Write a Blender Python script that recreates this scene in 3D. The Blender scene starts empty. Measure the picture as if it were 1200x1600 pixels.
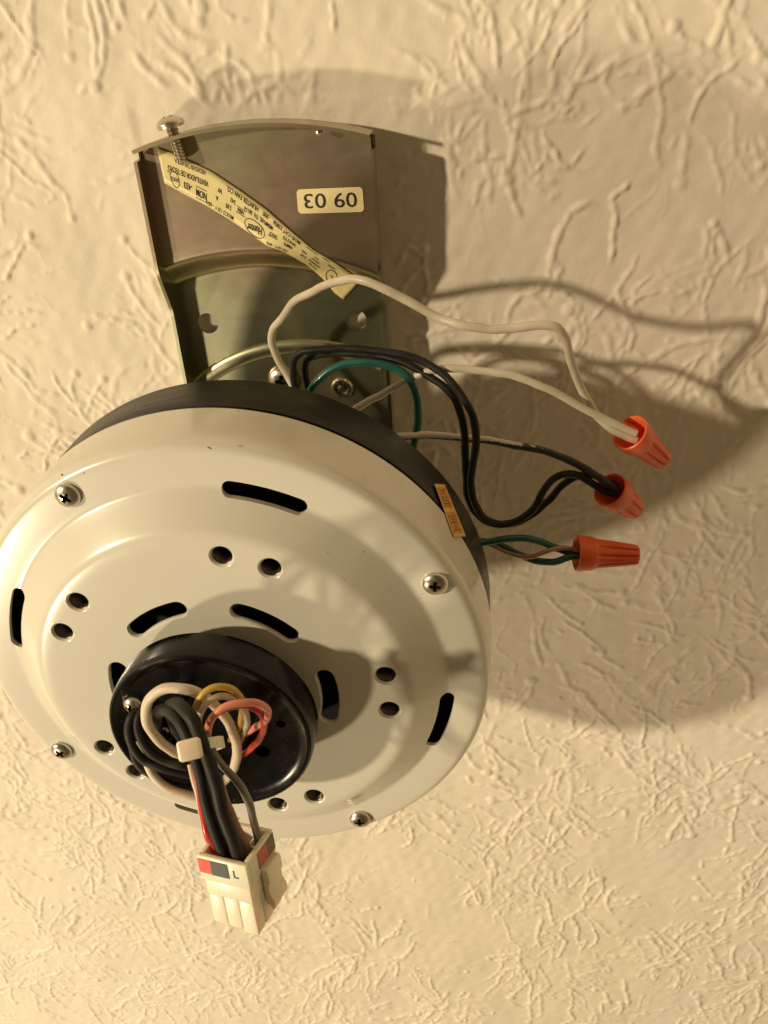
import bpy, bmesh, math, random
import numpy as np
from mathutils import Vector, Matrix
from math import pi, sin, cos, radians, hypot, atan2

random.seed(7); rng = np.random.RandomState(11)
SC = bpy.context.scene
COL = SC.collection
S = 0.075                      # metres per modelling unit (one unit = radius of the blade-hole circle)
HC = -2.4815                   # ceiling, in units above the motor's face (h counts downwards, towards the viewer)
Z0 = 2.40 + HC * S

def W(a, b, h):                # a: right, b: away, h: down from the motor face -> world metres
    return Vector((a * S, b * S, Z0 - h * S))

# ------------------------------------------------------------------ camera
F = 1330.0
_n = np.array([-0.0979594, 0.52065237, -0.84813034]); _n /= np.linalg.norm(_n)
_u = np.cross([0, 1, 0], _n); _u /= np.linalg.norm(_u)
_v = np.cross(_n, _u)
_C = np.array([-0.96017652, 1.08349162, 5.09436593])
CA, CB, CH = float(_C @ _u), float(-(_C @ _v)), float(-(_C @ _n))
AX = np.stack([-_u, _v, -_n])                    # camera comps (x right, y down, z fwd) -> world comps
cam_d = bpy.data.cameras.new('camera'); cam = bpy.data.objects.new('camera', cam_d); COL.objects.link(cam)
xr = Vector(AX @ np.array([1, 0, 0.])); yu = Vector(AX @ np.array([0, -1., 0])); zb = Vector(AX @ np.array([0, 0, -1.]))
cam.matrix_world = Matrix.Translation(W(CA, CB, CH)) @ Matrix((xr, yu, zb)).transposed().to_4x4()
cam_d.sensor_fit = 'VERTICAL'; cam_d.sensor_height = 36; cam_d.lens = 36 * F / 1600
cam_d.dof.use_dof = True; cam_d.dof.focus_distance = 0.40; cam_d.dof.aperture_fstop = 26
cam_d.clip_start = 0.01; cam_d.clip_end = 50
SC.camera = cam

# ------------------------------------------------------------------ world (dim warm room bounce) and the room's two lamps
wd = bpy.data.worlds.new('World'); SC.world = wd; wd.use_nodes = True
wn = wd.node_tree.nodes; wl = wd.node_tree.links
bgn = wn['Background']
tcn = wn.new('ShaderNodeTexCoord'); sep = wn.new('ShaderNodeSeparateXYZ'); rmp = wn.new('ShaderNodeValToRGB')
mp = wn.new('ShaderNodeMapRange'); mp.inputs[1].default_value = -1; mp.inputs[2].default_value = 1
wl.new(tcn.outputs['Generated'], sep.inputs[0]); wl.new(sep.outputs['Z'], mp.inputs[0]); wl.new(mp.outputs[0], rmp.inputs[0])
rmp.color_ramp.elements[0].color = (0.20, 0.14, 0.065, 1); rmp.color_ramp.elements[0].position = 0.17
rmp.color_ramp.elements[1].color = (1.28, 0.89, 0.44, 1); rmp.color_ramp.elements[1].position = 0.42
wl.new(rmp.outputs[0], bgn.inputs[0]); bgn.inputs[1].default_value = 0.47

def lamp(name, a, b, h, power, rad, col):
    d = bpy.data.lights.new(name, 'POINT'); d.energy = power; d.shadow_soft_size = rad; d.color = col
    o = bpy.data.objects.new(name, d); COL.objects.link(o); o.location = W(a, b, h); return o
lamp('room_lamp', -36.52, -12.81, 28.26, 455, 0.090, (1.0, 0.82, 0.54))
lamp('room_lamp', -18.11, 11.40, 18.24, 98, 0.075, (1.0, 0.82, 0.54))

SC.view_settings.view_transform = 'Standard'; SC.view_settings.look = 'None'
SC.view_settings.exposure = 0; SC.view_settings.gamma = 1
SC.render.engine = 'CYCLES'

# ------------------------------------------------------------------ helpers
def ray(x, y):
    d = AX @ np.array([(x - 600) / F, (y - 800) / F, 1.0])
    return d[0], d[1], -d[2]                      # in (a, b, h)
def at(x, y, h):                                  # the point seen at photo pixel x, y that lies h below the motor face
    d = ray(x, y); t = (h - CH) / d[2]
    return (CA + t * d[0], CB + t * d[1], h)
def at_a(x, y, a):
    d = ray(x, y); t = (a - CA) / d[0]
    return (a, CB + t * d[1], CH + t * d[2])
def at_cyl(x, y, r, h0, h1):
    best = None
    for i in range(401):
        h = h0 + (h1 - h0) * i / 400; p = at(x, y, h); e = abs(hypot(p[0], p[1]) - r)
        if best is None or e < best[0]: best = (e, p)
    return best[1]

def link(name, me, mat=None, parent=None):
    o = bpy.data.objects.new(name, me); COL.objects.link(o)
    if mat is not None:
        for m in (mat if isinstance(mat, (list, tuple)) else [mat]): me.materials.append(m)
    if parent is not None:
        o.parent = parent                            # meshes are built in world space; the root Empty sits at its base
        if parent.type == 'EMPTY': o.matrix_parent_inverse = Matrix.Translation(-parent.location)
    return o
def smooth(me, ang=35):
    for p in me.polygons: p.use_smooth = True
    bm = bmesh.new(); bm.from_mesh(me)
    for e in bm.edges:
        if len(e.link_faces) == 2 and e.calc_face_angle(0) > radians(ang): e.smooth = False
    bm.to_mesh(me); bm.free()
def mk(name, verts, faces, mat, parent=None, sm=True, ang=35, flip=False):
    me = bpy.data.meshes.new(name)
    me.from_pydata([W(*p) for p in verts], [], faces); me.update()
    bm = bmesh.new(); bm.from_mesh(me); bmesh.ops.recalc_face_normals(bm, faces=bm.faces)
    bm.to_mesh(me); bm.free()
    if sm: smooth(me, ang)
    return link(name, me, mat, parent)
def thing(name, label, cat, loc, group=None):
    o = bpy.data.objects.new(name, None); COL.objects.link(o); o.location = W(*loc); o.empty_display_size = 0.01
    o['label'] = label; o['category'] = cat
    if group: o['group'] = group
    bpy.context.view_layer.update()
    return o
def tag(o, label, cat, group=None):
    o['label'] = label; o['category'] = cat
    if group: o['group'] = group
    return o

def lathe(prof, seg=128, a0=0, b0=0, closed=False):
    V = []; Fc = []; n = len(prof)
    for r, h in prof:
        for k in range(seg):
            t = 2 * pi * k / seg; V.append((a0 + r * cos(t), b0 + r * sin(t), h))
    rows = n if closed else n - 1
    for i in range(rows):
        j = (i + 1) % n
        for k in range(seg):
            k2 = (k + 1) % seg; Fc.append((i * seg + k, i * seg + k2, j * seg + k2, j * seg + k))
    if not closed:
        if prof[0][0] > 0: Fc.append(tuple(range(seg)))
        if prof[-1][0] > 0: Fc.append(tuple((n - 1) * seg + k for k in range(seg)))
    return V, Fc

def spline(pts, step=0.012):
    P = [np.array(p, float) for p in pts]
    P = [2 * P[0] - P[1]] + P + [2 * P[-1] - P[-2]]; out = []
    for i in range(1, len(P) - 2):
        p0, p1, p2, p3 = P[i - 1:i + 3]
        t0 = 0; t1 = t0 + max(1e-4, np.linalg.norm(p1 - p0)) ** .5; t2 = t1 + max(1e-4, np.linalg.norm(p2 - p1)) ** .5; t3 = t2 + max(1e-4, np.linalg.norm(p3 - p2)) ** .5
        m = max(3, int(np.linalg.norm(p2 - p1) / step))
        for k in range(m):
            t = t1 + (t2 - t1) * k / m
            A1 = (t1 - t) / (t1 - t0) * p0 + (t - t0) / (t1 - t0) * p1; A2 = (t2 - t) / (t2 - t1) * p1 + (t - t1) / (t2 - t1) * p2
            A3 = (t3 - t) / (t3 - t2) * p2 + (t - t2) / (t3 - t2) * p3
            B1 = (t2 - t) / (t2 - t0) * A1 + (t - t0) / (t2 - t0) * A2; B2 = (t3 - t) / (t3 - t1) * A2 + (t - t1) / (t3 - t1) * A3
            out.append((t2 - t) / (t2 - t1) * B1 + (t - t1) / (t2 - t1) * B2)
    out.append(P[-2]); return out
def tube(pts, r, seg=14, wob=0.0, step=0.02, cap=True, kink=.0014):
    C = spline(pts, step); V = []; Fc = []
    ph_ = [random.uniform(0, 6.28) for _ in range(6)]; kk = kink
    for i_ in range(len(C)):
        q_ = i_ * step
        C[i_] = C[i_] + kk * np.array([sin(q_ * 21 + ph_[0]) + .6 * sin(q_ * 43 + ph_[1]), sin(q_ * 19 + ph_[2]) + .6 * sin(q_ * 47 + ph_[3]), sin(q_ * 23 + ph_[4]) + .6 * sin(q_ * 39 + ph_[5])])
    T = [C[min(i + 1, len(C) - 1)] - C[max(i - 1, 0)] for i in range(len(C))]
    T = [t / (np.linalg.norm(t) + 1e-9) for t in T]
    N = np.cross(T[0], [0.3, 0.2, 1]); N /= np.linalg.norm(N)
    for i, c in enumerate(C):
        N = N - T[i] * (N @ T[i]); N /= np.linalg.norm(N); B = np.cross(T[i], N)
        rr = r * (1 + wob * sin(i * .37) * .5 + wob * sin(i * .91 + 1) * .5)
        for k in range(seg):
            t = 2 * pi * k / seg; V.append(tuple(c + rr * (N * cos(t) + B * sin(t))))
    for i in range(len(C) - 1):
        for k in range(seg):
            k2 = (k + 1) % seg; Fc.append((i * seg + k, i * seg + k2, (i + 1) * seg + k2, (i + 1) * seg + k))
    if cap: Fc.append(tuple(range(seg))); Fc.append(tuple((len(C) - 1) * seg + k for k in range(seg)))
    return V, Fc
def wire_px(name, pts, r, mat, parent=None, **kw):   # pts: (px, py, h)
    V, Fc = tube([p if isinstance(p, np.ndarray) else at(*p) for p in pts], r, **kw)
    return mk(name, V, Fc, mat, parent, ang=60)
def frame_of(ax):
    ax = np.array(ax, float); ax /= np.linalg.norm(ax)
    e1 = np.cross(ax, [0.123, 0.456, 0.88]); e1 /= np.linalg.norm(e1); return e1, np.cross(ax, e1), ax
def place(V, o, fr):
    e1, e2, e3 = fr; o = np.array(o, float)
    return [tuple(o + v[0] * e1 + v[1] * e2 + v[2] * e3) for v in V]
def join(*parts):
    V = []; Fc = []
    for v, f in parts:
        n = len(V); V += list(v); Fc += [tuple(i + n for i in q) for q in f]
    return V, Fc
def boxg(x0, x1, y0, y1, z0, z1):
    V = [(x, y, z) for z in (z0, z1) for y in (y0, y1) for x in (x0, x1)]
    return V, [(0, 1, 3, 2), (4, 5, 7, 6), (0, 1, 5, 4), (2, 3, 7, 6), (0, 2, 6, 4), (1, 3, 7, 5)]
def bevel(o, w, seg=2, ang=30):
    m = o.modifiers.new('bevel', 'BEVEL'); m.width = w * S; m.segments = seg; m.limit_method = 'ANGLE'; m.angle_limit = radians(ang)
def bake(o):
    dg = bpy.context.evaluated_depsgraph_get(); me = bpy.data.meshes.new_from_object(o.evaluated_get(dg))
    o.modifiers.clear(); o.data = me; return o
def boolean_cut(o, cutters, ang=35):
    for c in cutters:
        m = o.modifiers.new('cut', 'BOOLEAN'); m.operation = 'DIFFERENCE'; m.solver = 'EXACT'; m.object = c
    bake(o)
    for c in cutters: bpy.data.objects.remove(c, do_unlink=True)
    smooth(o.data, ang); return o

# ------------------------------------------------------------------ materials
def mat(name, col, rough=.5, metal=0, coat=0, spec=.5, coatr=.05):
    m = bpy.data.materials.new(name); m.use_nodes = True; b = m.node_tree.nodes['Principled BSDF']
    b.inputs['Base Color'].default_value = (*col, 1); b.inputs['Roughness'].default_value = rough
    b.inputs['Metallic'].default_value = metal; b.inputs['Coat Weight'].default_value = coat
    b.inputs['Coat Roughness'].default_value = coatr; b.inputs['Specular IOR Level'].default_value = spec
    return m
def noise(m, scale, detail=4, vec=None, rough=.6):
    nt = m.node_tree; tc = nt.nodes.new('ShaderNodeTexCoord'); n = nt.nodes.new('ShaderNodeTexNoise')
    n.inputs['Scale'].default_value = scale; n.inputs['Detail'].default_value = detail; n.inputs['Roughness'].default_value = rough
    if vec:
        mpg = nt.nodes.new('ShaderNodeMapping'); mpg.inputs['Scale'].default_value = vec
        nt.links.new(tc.outputs['Object'], mpg.inputs[0]); nt.links.new(mpg.outputs[0], n.inputs['Vector'])
    else: nt.links.new(tc.outputs['Object'], n.inputs['Vector'])
    return n
def ramp(m, src, stops, to='Base Color', val=False):
    nt = m.node_tree; r = nt.nodes.new('ShaderNodeValToRGB'); cr = r.color_ramp
    while len(cr.elements) < len(stops): cr.elements.new(.5)
    for e, (p, c) in zip(cr.elements, stops): e.position = p; e.color = (c, c, c, 1) if val else (*c, 1)
    nt.links.new(src, r.inputs[0])
    if to: nt.links.new(r.outputs[0], nt.nodes['Principled BSDF'].inputs[to])
    return r
def bump(m, src, strength, dist):
    nt = m.node_tree; b = nt.nodes.new('ShaderNodeBump'); b.inputs['Strength'].default_value = strength; b.inputs['Distance'].default_value = dist
    nt.links.new(src, b.inputs['Height']); nt.links.new(b.outputs[0], nt.nodes['Principled BSDF'].inputs['Normal']); return b

M = {}
m = M['plaster'] = mat('textured_ceiling_paint', (.74, .69, .60), .75, spec=.3)
n_ = noise(m, 4, 3); ramp(m, n_.outputs[0], [(.38, (.77, .70, .62)), (.62, (.76, .70, .585))])
n2 = noise(m, 260, 5); bump(m, n2.outputs[0], .35, .0006)
m = M['cream'] = mat('cream_enamel', (.67, .65, .575), .22, coat=.5, coatr=.10)
n_ = noise(m, 14, 4); ramp(m, n_.outputs[0], [(.3, (.655, .635, .565)), (.7, (.685, .665, .60))])
n2 = noise(m, 60, 6); ramp(m, n2.outputs[0], [(.3, .235), (.75, .265)], 'Roughness', True)
n3 = noise(m, 900, 2); bump(m, n3.outputs[0], .04, .0002)
def specks(m, scale, thr, col):
    nt = m.node_tree; b = nt.nodes['Principled BSDF']; tc = nt.nodes.new('ShaderNodeTexCoord'); vo = nt.nodes.new('ShaderNodeTexVoronoi'); vo.inputs['Scale'].default_value = scale
    nt.links.new(tc.outputs['Object'], vo.inputs['Vector']); lt = nt.nodes.new('ShaderNodeMath'); lt.operation = 'LESS_THAN'; lt.inputs[1].default_value = thr; nt.links.new(vo.outputs['Distance'], lt.inputs[0])
    sp = nt.nodes.new('ShaderNodeSeparateColor'); nt.links.new(vo.outputs['Color'], sp.inputs[0]); gt = nt.nodes.new('ShaderNodeMath'); gt.operation = 'GREATER_THAN'; gt.inputs[1].default_value = .72; nt.links.new(sp.outputs[0], gt.inputs[0])
    mu = nt.nodes.new('ShaderNodeMath'); mu.operation = 'MULTIPLY'; nt.links.new(lt.outputs[0], mu.inputs[0]); nt.links.new(gt.outputs[0], mu.inputs[1])
    mx = nt.nodes.new('ShaderNodeMix'); mx.data_type = 'RGBA'; nt.links.new(mu.outputs[0], mx.inputs[0]); mx.inputs[7].default_value = (*col, 1)
    if b.inputs['Base Color'].is_linked:
        nt.links.new(b.inputs['Base Color'].links[0].from_socket, mx.inputs[6])
    else: mx.inputs[6].default_value = b.inputs['Base Color'].default_value
    nt.links.new(mx.outputs[2], b.inputs['Base Color'])
specks(M['cream'], 130, .055, (.42, .36, .26))
m = M['band'] = mat('dark_band_enamel', (.010, .0085, .0075), .38, spec=.32)
n_ = noise(m, 40, 5, (1, 1, 6)); ramp(m, n_.outputs[0], [(.3, .30), (.8, .48)], 'Roughness', True)
m = M['hub'] = mat('black_gloss_plastic', (.004, .004, .005), .16, spec=.3)
n_ = noise(m, 120, 5); ramp(m, n_.outputs[0], [(.45, .19), (.8, .34)], 'Roughness', True)
specks(M['hub'], 420, .11, (.09, .08, .065))
M['void'] = mat('slot_shade_core', (.006, .0055, .005), .8)
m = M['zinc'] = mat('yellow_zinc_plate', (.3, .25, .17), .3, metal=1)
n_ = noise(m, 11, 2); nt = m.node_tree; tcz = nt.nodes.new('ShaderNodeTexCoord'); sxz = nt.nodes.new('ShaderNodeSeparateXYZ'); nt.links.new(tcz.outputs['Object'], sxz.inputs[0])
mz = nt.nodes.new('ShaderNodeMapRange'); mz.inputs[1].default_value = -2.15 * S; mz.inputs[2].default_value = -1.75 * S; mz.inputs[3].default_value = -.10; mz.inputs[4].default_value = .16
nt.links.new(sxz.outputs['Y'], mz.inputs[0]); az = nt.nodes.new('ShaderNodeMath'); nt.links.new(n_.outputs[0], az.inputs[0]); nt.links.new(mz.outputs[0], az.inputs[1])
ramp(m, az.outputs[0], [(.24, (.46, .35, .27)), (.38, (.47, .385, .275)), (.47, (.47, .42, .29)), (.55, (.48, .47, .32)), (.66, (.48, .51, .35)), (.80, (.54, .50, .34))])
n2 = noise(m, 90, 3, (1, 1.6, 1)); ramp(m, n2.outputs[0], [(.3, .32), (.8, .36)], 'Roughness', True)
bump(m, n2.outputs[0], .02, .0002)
m = M['steel'] = mat('screw_steel', (.62, .57, .50), .25, metal=1)
n_ = noise(m, 300, 4); ramp(m, n_.outputs[0], [(.3, .18), (.8, .42)], 'Roughness', True)
M['slot'] = mat('recess_shade_dark_metal', (.05, .04, .03), .5, metal=.6)  # dark tone paints shade into the screw recesses; also chips and screw end
M['thread'] = mat('tapped_hole_metal', (.10, .09, .075), .34, metal=1)
def plastic(k, name, col, rough=.38, dirt=None, ds=70):
    m = M[k] = mat(name, col, rough, coat=.1)
    if dirt:
        n_ = noise(m, ds, 5); ramp(m, n_.outputs[0], [(.35, dirt), (.62, col)])
    return m
plastic('wwhite', 'white_wire_insulation', (.66, .60, .50), .4, (.55, .48, .38), 45)
plastic('wcream', 'cream_sleeve', (.66, .57, .46), .45, (.60, .49, .38), 50)
plastic('wblack', 'black_wire_insulation', (.014, .014, .0135), .5, (.024, .022, .019), 120); M['wblack'].node_tree.nodes['Principled BSDF'].inputs['Coat Weight'].default_value = 0; M['wblack'].node_tree.nodes['Principled BSDF'].inputs['Specular IOR Level'].default_value = .2
plastic('wgreen', 'green_wire_insulation', (.010, .115, .098), .33, (.016, .085, .075), 60)
plastic('wpink', 'salmon_wire_insulation', (.72, .26, .18), .4)
plastic('wred', 'red_wire_insulation', (.52, .035, .03), .3)
plastic('wyellow', 'yellow_wire_insulation', (.55, .36, .07), .38)
plastic('wgray', 'grey_wire_insulation', (.19, .17, .14), .42, (.14, .12, .10), 80)
plastic('wbrown', 'dusty_pink_wire_insulation', (.36, .19, .14), .45, (.28, .15, .11), 90)
plastic('copper', 'bare_copper', (.40, .24, .17), .4); M['copper'].node_tree.nodes['Principled BSDF'].inputs['Metallic'].default_value = .6
plastic('nut', 'orange_wire_nut_plastic', (.80, .135, .03), .45, (.72, .11, .025), 90)
plastic('nylon', 'milky_nylon', (.84, .78, .65), .38)
M['nylon'].node_tree.nodes['Principled BSDF'].inputs['Subsurface Weight'].default_value = .7
M['nylon'].node_tree.nodes['Principled BSDF'].inputs['Subsurface Scale'].default_value = .004
plastic('sred', 'red_marking', (.70, .05, .025), .5); plastic('sblack', 'black_marking', (.03, .035, .04), .5)
plastic('sorange', 'faded_red_marking', (.50, .13, .06), .5); plastic('sbrown', 'brown_marking', (.16, .10, .07), .5)
plastic('ink', 'label_ink', (.018, .016, .014), .5)
m = M['label'] = mat('yellowed_label_paper', (.78, .66, .27), .35, coat=.2)
n_ = noise(m, 60, 4); ramp(m, n_.outputs[0], [(.3, (.74, .64, .31)), (.7, (.80, .71, .38))])
m = M['label2'] = mat('cream_label_paper', (.78, .68, .40), .4)
m = M['caution'] = mat('orange_label_paper', (.62, .27, .035), .4)
n_ = noise(m, 240, 4); ramp(m, n_.outputs[0], [(.35, (.52, .19, .025)), (.7, (.66, .30, .04))])
M['caution2'] = mat('orange_label_border', (.72, .46, .12), .4)
# black wire with white paint overspray on one side (a coat of paint, fixed to the wire)
m = M['woverspray'] = mat('black_wire_with_white_overspray', (.03, .03, .03), .45)
nt = m.node_tree; g = nt.nodes.new('ShaderNodeNewGeometry'); vm = nt.nodes.new('ShaderNodeVectorMath'); vm.operation = 'DOT_PRODUCT'
vm.inputs[1].default_value = (-.05, -.85, -.35); nt.links.new(g.outputs['Normal'], vm.inputs[0])
n_ = noise(m, 420, 4); ad = nt.nodes.new('ShaderNodeMath'); ad.operation = 'MULTIPLY_ADD'; ad.inputs[1].default_value = .9; nt.links.new(n_.outputs[0], ad.inputs[0]); nt.links.new(vm.outputs['Value'], ad.inputs[2])
tc = nt.nodes.new('ShaderNodeTexCoord'); sx = nt.nodes.new('ShaderNodeSeparateXYZ'); nt.links.new(tc.outputs['Object'], sx.inputs[0])
mr = nt.nodes.new('ShaderNodeMapRange'); mr.inputs[1].default_value = 1.2 * S; mr.inputs[2].default_value = 2.3 * S; mr.inputs[3].default_value = 0; mr.inputs[4].default_value = -1.3
nt.links.new(sx.outputs['X'], mr.inputs[0]); ad2 = nt.nodes.new('ShaderNodeMath'); nt.links.new(ad.outputs[0], ad2.inputs[0]); nt.links.new(mr.outputs[0], ad2.inputs[1])
ramp(m, ad2.outputs[0], [(.50, (.03, .028, .026)), (.62, (.66, .60, .50))])

# ------------------------------------------------------------------ ceiling: one sheet with trowelled / brushed plaster relief
def ceiling():
    A0, A1, B0, B1, st = -6.0, 7.2, -5.2, 9.6, 0.0145
    na = int((A1 - A0) / st) + 1; nb = int((B1 - B0) / st) + 1
    Hh = np.zeros((nb, na), np.float32)
    def splat(x, y, r, amp):
        i0 = int((x - 3 * r - A0) / st); i1 = int((x + 3 * r - A0) / st) + 2; j0 = int((y - 3 * r - B0) / st); j1 = int((y + 3 * r - B0) / st) + 2
        i0 = max(i0, 0); j0 = max(j0, 0); i1 = min(i1, na); j1 = min(j1, nb)
        if i0 >= i1 or j0 >= j1: return
        xs = A0 + np.arange(i0, i1) * st - x; ys = B0 + np.arange(j0, j1) * st - y
        d = (ys[:, None] ** 2 + xs[None, :] ** 2) / (r * r)
        g = amp * np.exp(-d ** 1.6)
        np.maximum(Hh[j0:j1, i0:i1], g, out=Hh[j0:j1, i0:i1])
    def stroke(x, y, ang, ln, r, amp, curl):
        k = max(2, int(ln / (r * .55))); cx = curl
        w1 = rng.uniform(0, 6); 
        for i in range(k):
            t = i / k
            env = min(1, t * 5 + .2) * min(1, (1 - t) * 4 + .15) * (.72 + .28 * sin(w1 + i * .55)) * rng.uniform(.75, 1.1)
            splat(x, y, r * (.75 + .35 * env), amp * env)
            ang += cx * ln / k * 1.0 + rng.normal(0, .095)
            x += cos(ang) * ln / k; y += sin(ang) * ln / k
        return x, y, ang
    # stamp centres on a jittered grid; each stamp = fan of ridges radiating from a smooth middle
    cents = []
    gy = B0 - .4
    row = 0
    while gy < B1 + .6:
        gx = A0 - .4 + (.75 if row % 2 else 0)
        while gx < A1 + .6:
            cents.append((gx + rng.uniform(-.42, .42), gy + rng.uniform(-.34, .34))); gx += 1.55
        gy += 1.35; row += 1
    flow = lambda x, y: 1.57 + .55 * sin(.9 * x + 1.3) + .45 * sin(.8 * y + .6 * x)   # drag of the brush, mostly along b
    for cx, cy in cents:
        nr = rng.randint(32, 46); off = rng.uniform(0, 6.28); rad = rng.uniform(.85, 1.25)
        for k in range(nr):
            a = off + k * 6.283 / nr + rng.normal(0, .07)
            r0 = rng.uniform(.12, .42) * rad
            ln = rng.uniform(.25, 1.0) * (rad - r0) + .08
            amp = .009 + .021 * rng.uniform() ** 1.4; w = rng.uniform(.013, .027)
            jx, jy = rng.normal(0, .13, 2); sx_, sy_ = cx + cos(a) * r0 + jx, cy + sin(a) * r0 + jy
            if rng.uniform() < .42: da = flow(sx_, sy_) + rng.normal(0, .3) + (pi if rng.uniform() < .5 else 0)
            else: da = a + rng.normal(0, .28)
            x, y, aa = stroke(sx_, sy_, da, ln * .85, w, amp, rng.normal(0, 1.0))
            q = rng.uniform()
            if q < .2:                                        # hooked end
                stroke(x, y, aa + rng.choice([-1, 1]) * rng.uniform(.8, 1.7), rng.uniform(.06, .2), w, amp, rng.normal(0, 3))
            elif q < .42: splat(x, y, w * 1.7, amp * 1.35)       # blob where the brush let go
            if rng.uniform() < .35:
                stroke(cx + cos(a) * (r0 + .4 * ln), cy + sin(a) * (r0 + .4 * ln), a + rng.normal(0, .5), rng.uniform(.05, .2), w * .8, amp * .8, 0)
        fa = rng.uniform(0, 6.28)
        for k in range(16):                                    # faint parallel brush marks
            r0 = rng.uniform(.1, .9) * rad; a = rng.uniform(0, 6.28)
            stroke(cx + cos(a) * r0, cy + sin(a) * r0, a + rng.normal(0, .25), rng.uniform(.15, .5), rng.uniform(.010, .016), rng.uniform(.002, .0055), rng.normal(0, .3))
    for _ in range(420):
        x = rng.uniform(A0, A1); y = rng.uniform(B0, B1)
        stroke(x, y, rng.uniform(0, 6.28), rng.uniform(.04, .3), rng.uniform(.012, .022), rng.uniform(.004, .013), rng.normal(0, 1.5))
    # gentle waviness
    xs = A0 + np.arange(na) * st; ys = B0 + np.arange(nb) * st
    X, Y = np.meshgrid(xs, ys)
    wv = np.zeros_like(Hh)
    for _ in range(26):
        kx, ky = rng.normal(0, 4.2, 2); wv += np.sin(kx * X + ky * Y + rng.uniform(0, 6.28)).astype(np.float32)
    Hh = .023 * np.tanh(Hh / .023)
    Hh += .0020 * wv
    under = np.clip((X + .85) / .06, 0, 1) * np.clip((.98 - X) / .06, 0, 1) * np.clip((Y + 2.98) / .06, 0, 1) * np.clip((1.9 - Y) / .06, 0, 1)
    Hh *= (1 - .8 * under)      # squeezed flat behind the bracket plate
    for _ in range(40):
        kx, ky = rng.normal(0, 22, 2); Hh += (.00035 * np.sin(kx * X + ky * Y + rng.uniform(0, 6.28))).astype(np.float32)
    ed = np.minimum(np.minimum(X - A0, A1 - X), np.minimum(Y - B0, B1 - Y)); Hh *= np.clip(ed / .25, 0, 1)
    co = np.empty((nb * na, 3), np.float32)
    co[:, 0] = X.ravel() * S; co[:, 1] = Y.ravel() * S; co[:, 2] = Z0 - (HC + Hh.ravel()) * S
    idx = np.arange(nb * na).reshape(nb, na)
    q = np.stack([idx[:-1, :-1], idx[:-1, 1:], idx[1:, 1:], idx[1:, :-1]], -1).reshape(-1, 4)
    q = q[:, ::-1]
    # plain margin round the relief
    E = 22.0
    ext = [(A0, B0), (A1, B0), (A1, B1), (A0, B1), (-E, -E), (E, -E), (E, E), (-E, E)]
    cor = [0, na - 1, nb * na - 1, (nb - 1) * na]
    outer = np.array([(x * S, y * S, Z0 - HC * S) for x, y in ext[4:]], np.float32); n0 = nb * na
    co = np.vstack([co, outer])
    mg = np.array([[cor[0], n0, n0 + 1, cor[1]], [cor[1], n0 + 1, n0 + 2, cor[2]], [cor[2], n0 + 2, n0 + 3, cor[3]], [cor[3], n0 + 3, n0, cor[0]]])
    # edge vertices lie on the straight border, so the margin quads meet them without a gap
    q = np.vstack([q, mg])
    me = bpy.data.meshes.new('ceiling'); me.vertices.add(len(co)); me.vertices.foreach_set('co', co.ravel())
    me.loops.add(q.size); me.loops.foreach_set('vertex_index', q.ravel().astype(np.int32))
    me.polygons.add(len(q)); me.polygons.foreach_set('loop_start', np.arange(0, q.size, 4, dtype=np.int32))
    me.polygons.foreach_set('use_smooth', np.ones(len(q), bool)); me.update(calc_edges=True); me.validate()
    o = link('ceiling', me, M['plaster']); o['kind'] = 'structure'
ceiling()

# ------------------------------------------------------------------ mounting bracket
HF, HF2 = -2.12, -2.25         # free edges of the side flanges
AL, AR = -.716, .828
BT = -2.67
def plate_h(a, b):             # pressed step and boss ring of the back plate
    r = hypot(a + .08, b - .04)
    t = min(1, max(0, (2.10 - r) / .19))
    h = -2.225 - .192 * t * t * (3 - 2 * t)
    return h
def rim_b(a, e=0): return -.119 - math.sqrt((2.747 + e) ** 2 - (a - .083) ** 2)
BEND = 1.75
br = thing('mounting_bracket', 'yellow zinc plated steel bracket with curved rim screwed to the ceiling', 'bracket', (.055, -1, HC))
def plate():
    NA, NB = 80, 300; V = []; Fc = []
    for lay in (0, 1):
        for j in range(NB + 1):
            for i in range(NA + 1):
                a = AL + (AR - AL) * i / NA; b0 = rim_b(a, .0) ; b = b0 + (BEND - b0) * j / NB
                V.append((a, b, plate_h(a, b) - lay * .022))
    n = (NA + 1) * (NB + 1)
    for j in range(NB):
        for i in range(NA):
            k = j * (NA + 1) + i; qd = (k, k + 1, k + NA + 2, k + NA + 1)
            Fc.append(qd); Fc.append(tuple(x + n for x in reversed(qd)))
    for i in range(NA):
        for k in (i, NB * (NA + 1) + i): Fc.append((k, k + 1, k + 1 + n, k + n))
    for j in range(NB):
        for k in (j * (NA + 1), j * (NA + 1) + NA): Fc.append((k, k + NA + 1, k + NA + 1 + n, k + n))
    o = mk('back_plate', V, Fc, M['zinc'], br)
    cut = []
    for a, b in (at(325, 505, -2.42)[:2], at(557, 501, -2.42)[:2]):
        v, f_ = lathe([(.079, -2.6), (.079, -2.2)], 40, a, b); cut.append(mk('cutter', v, f_, M['zinc']))
    boolean_cut(o, cut); return o
plate()
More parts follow.
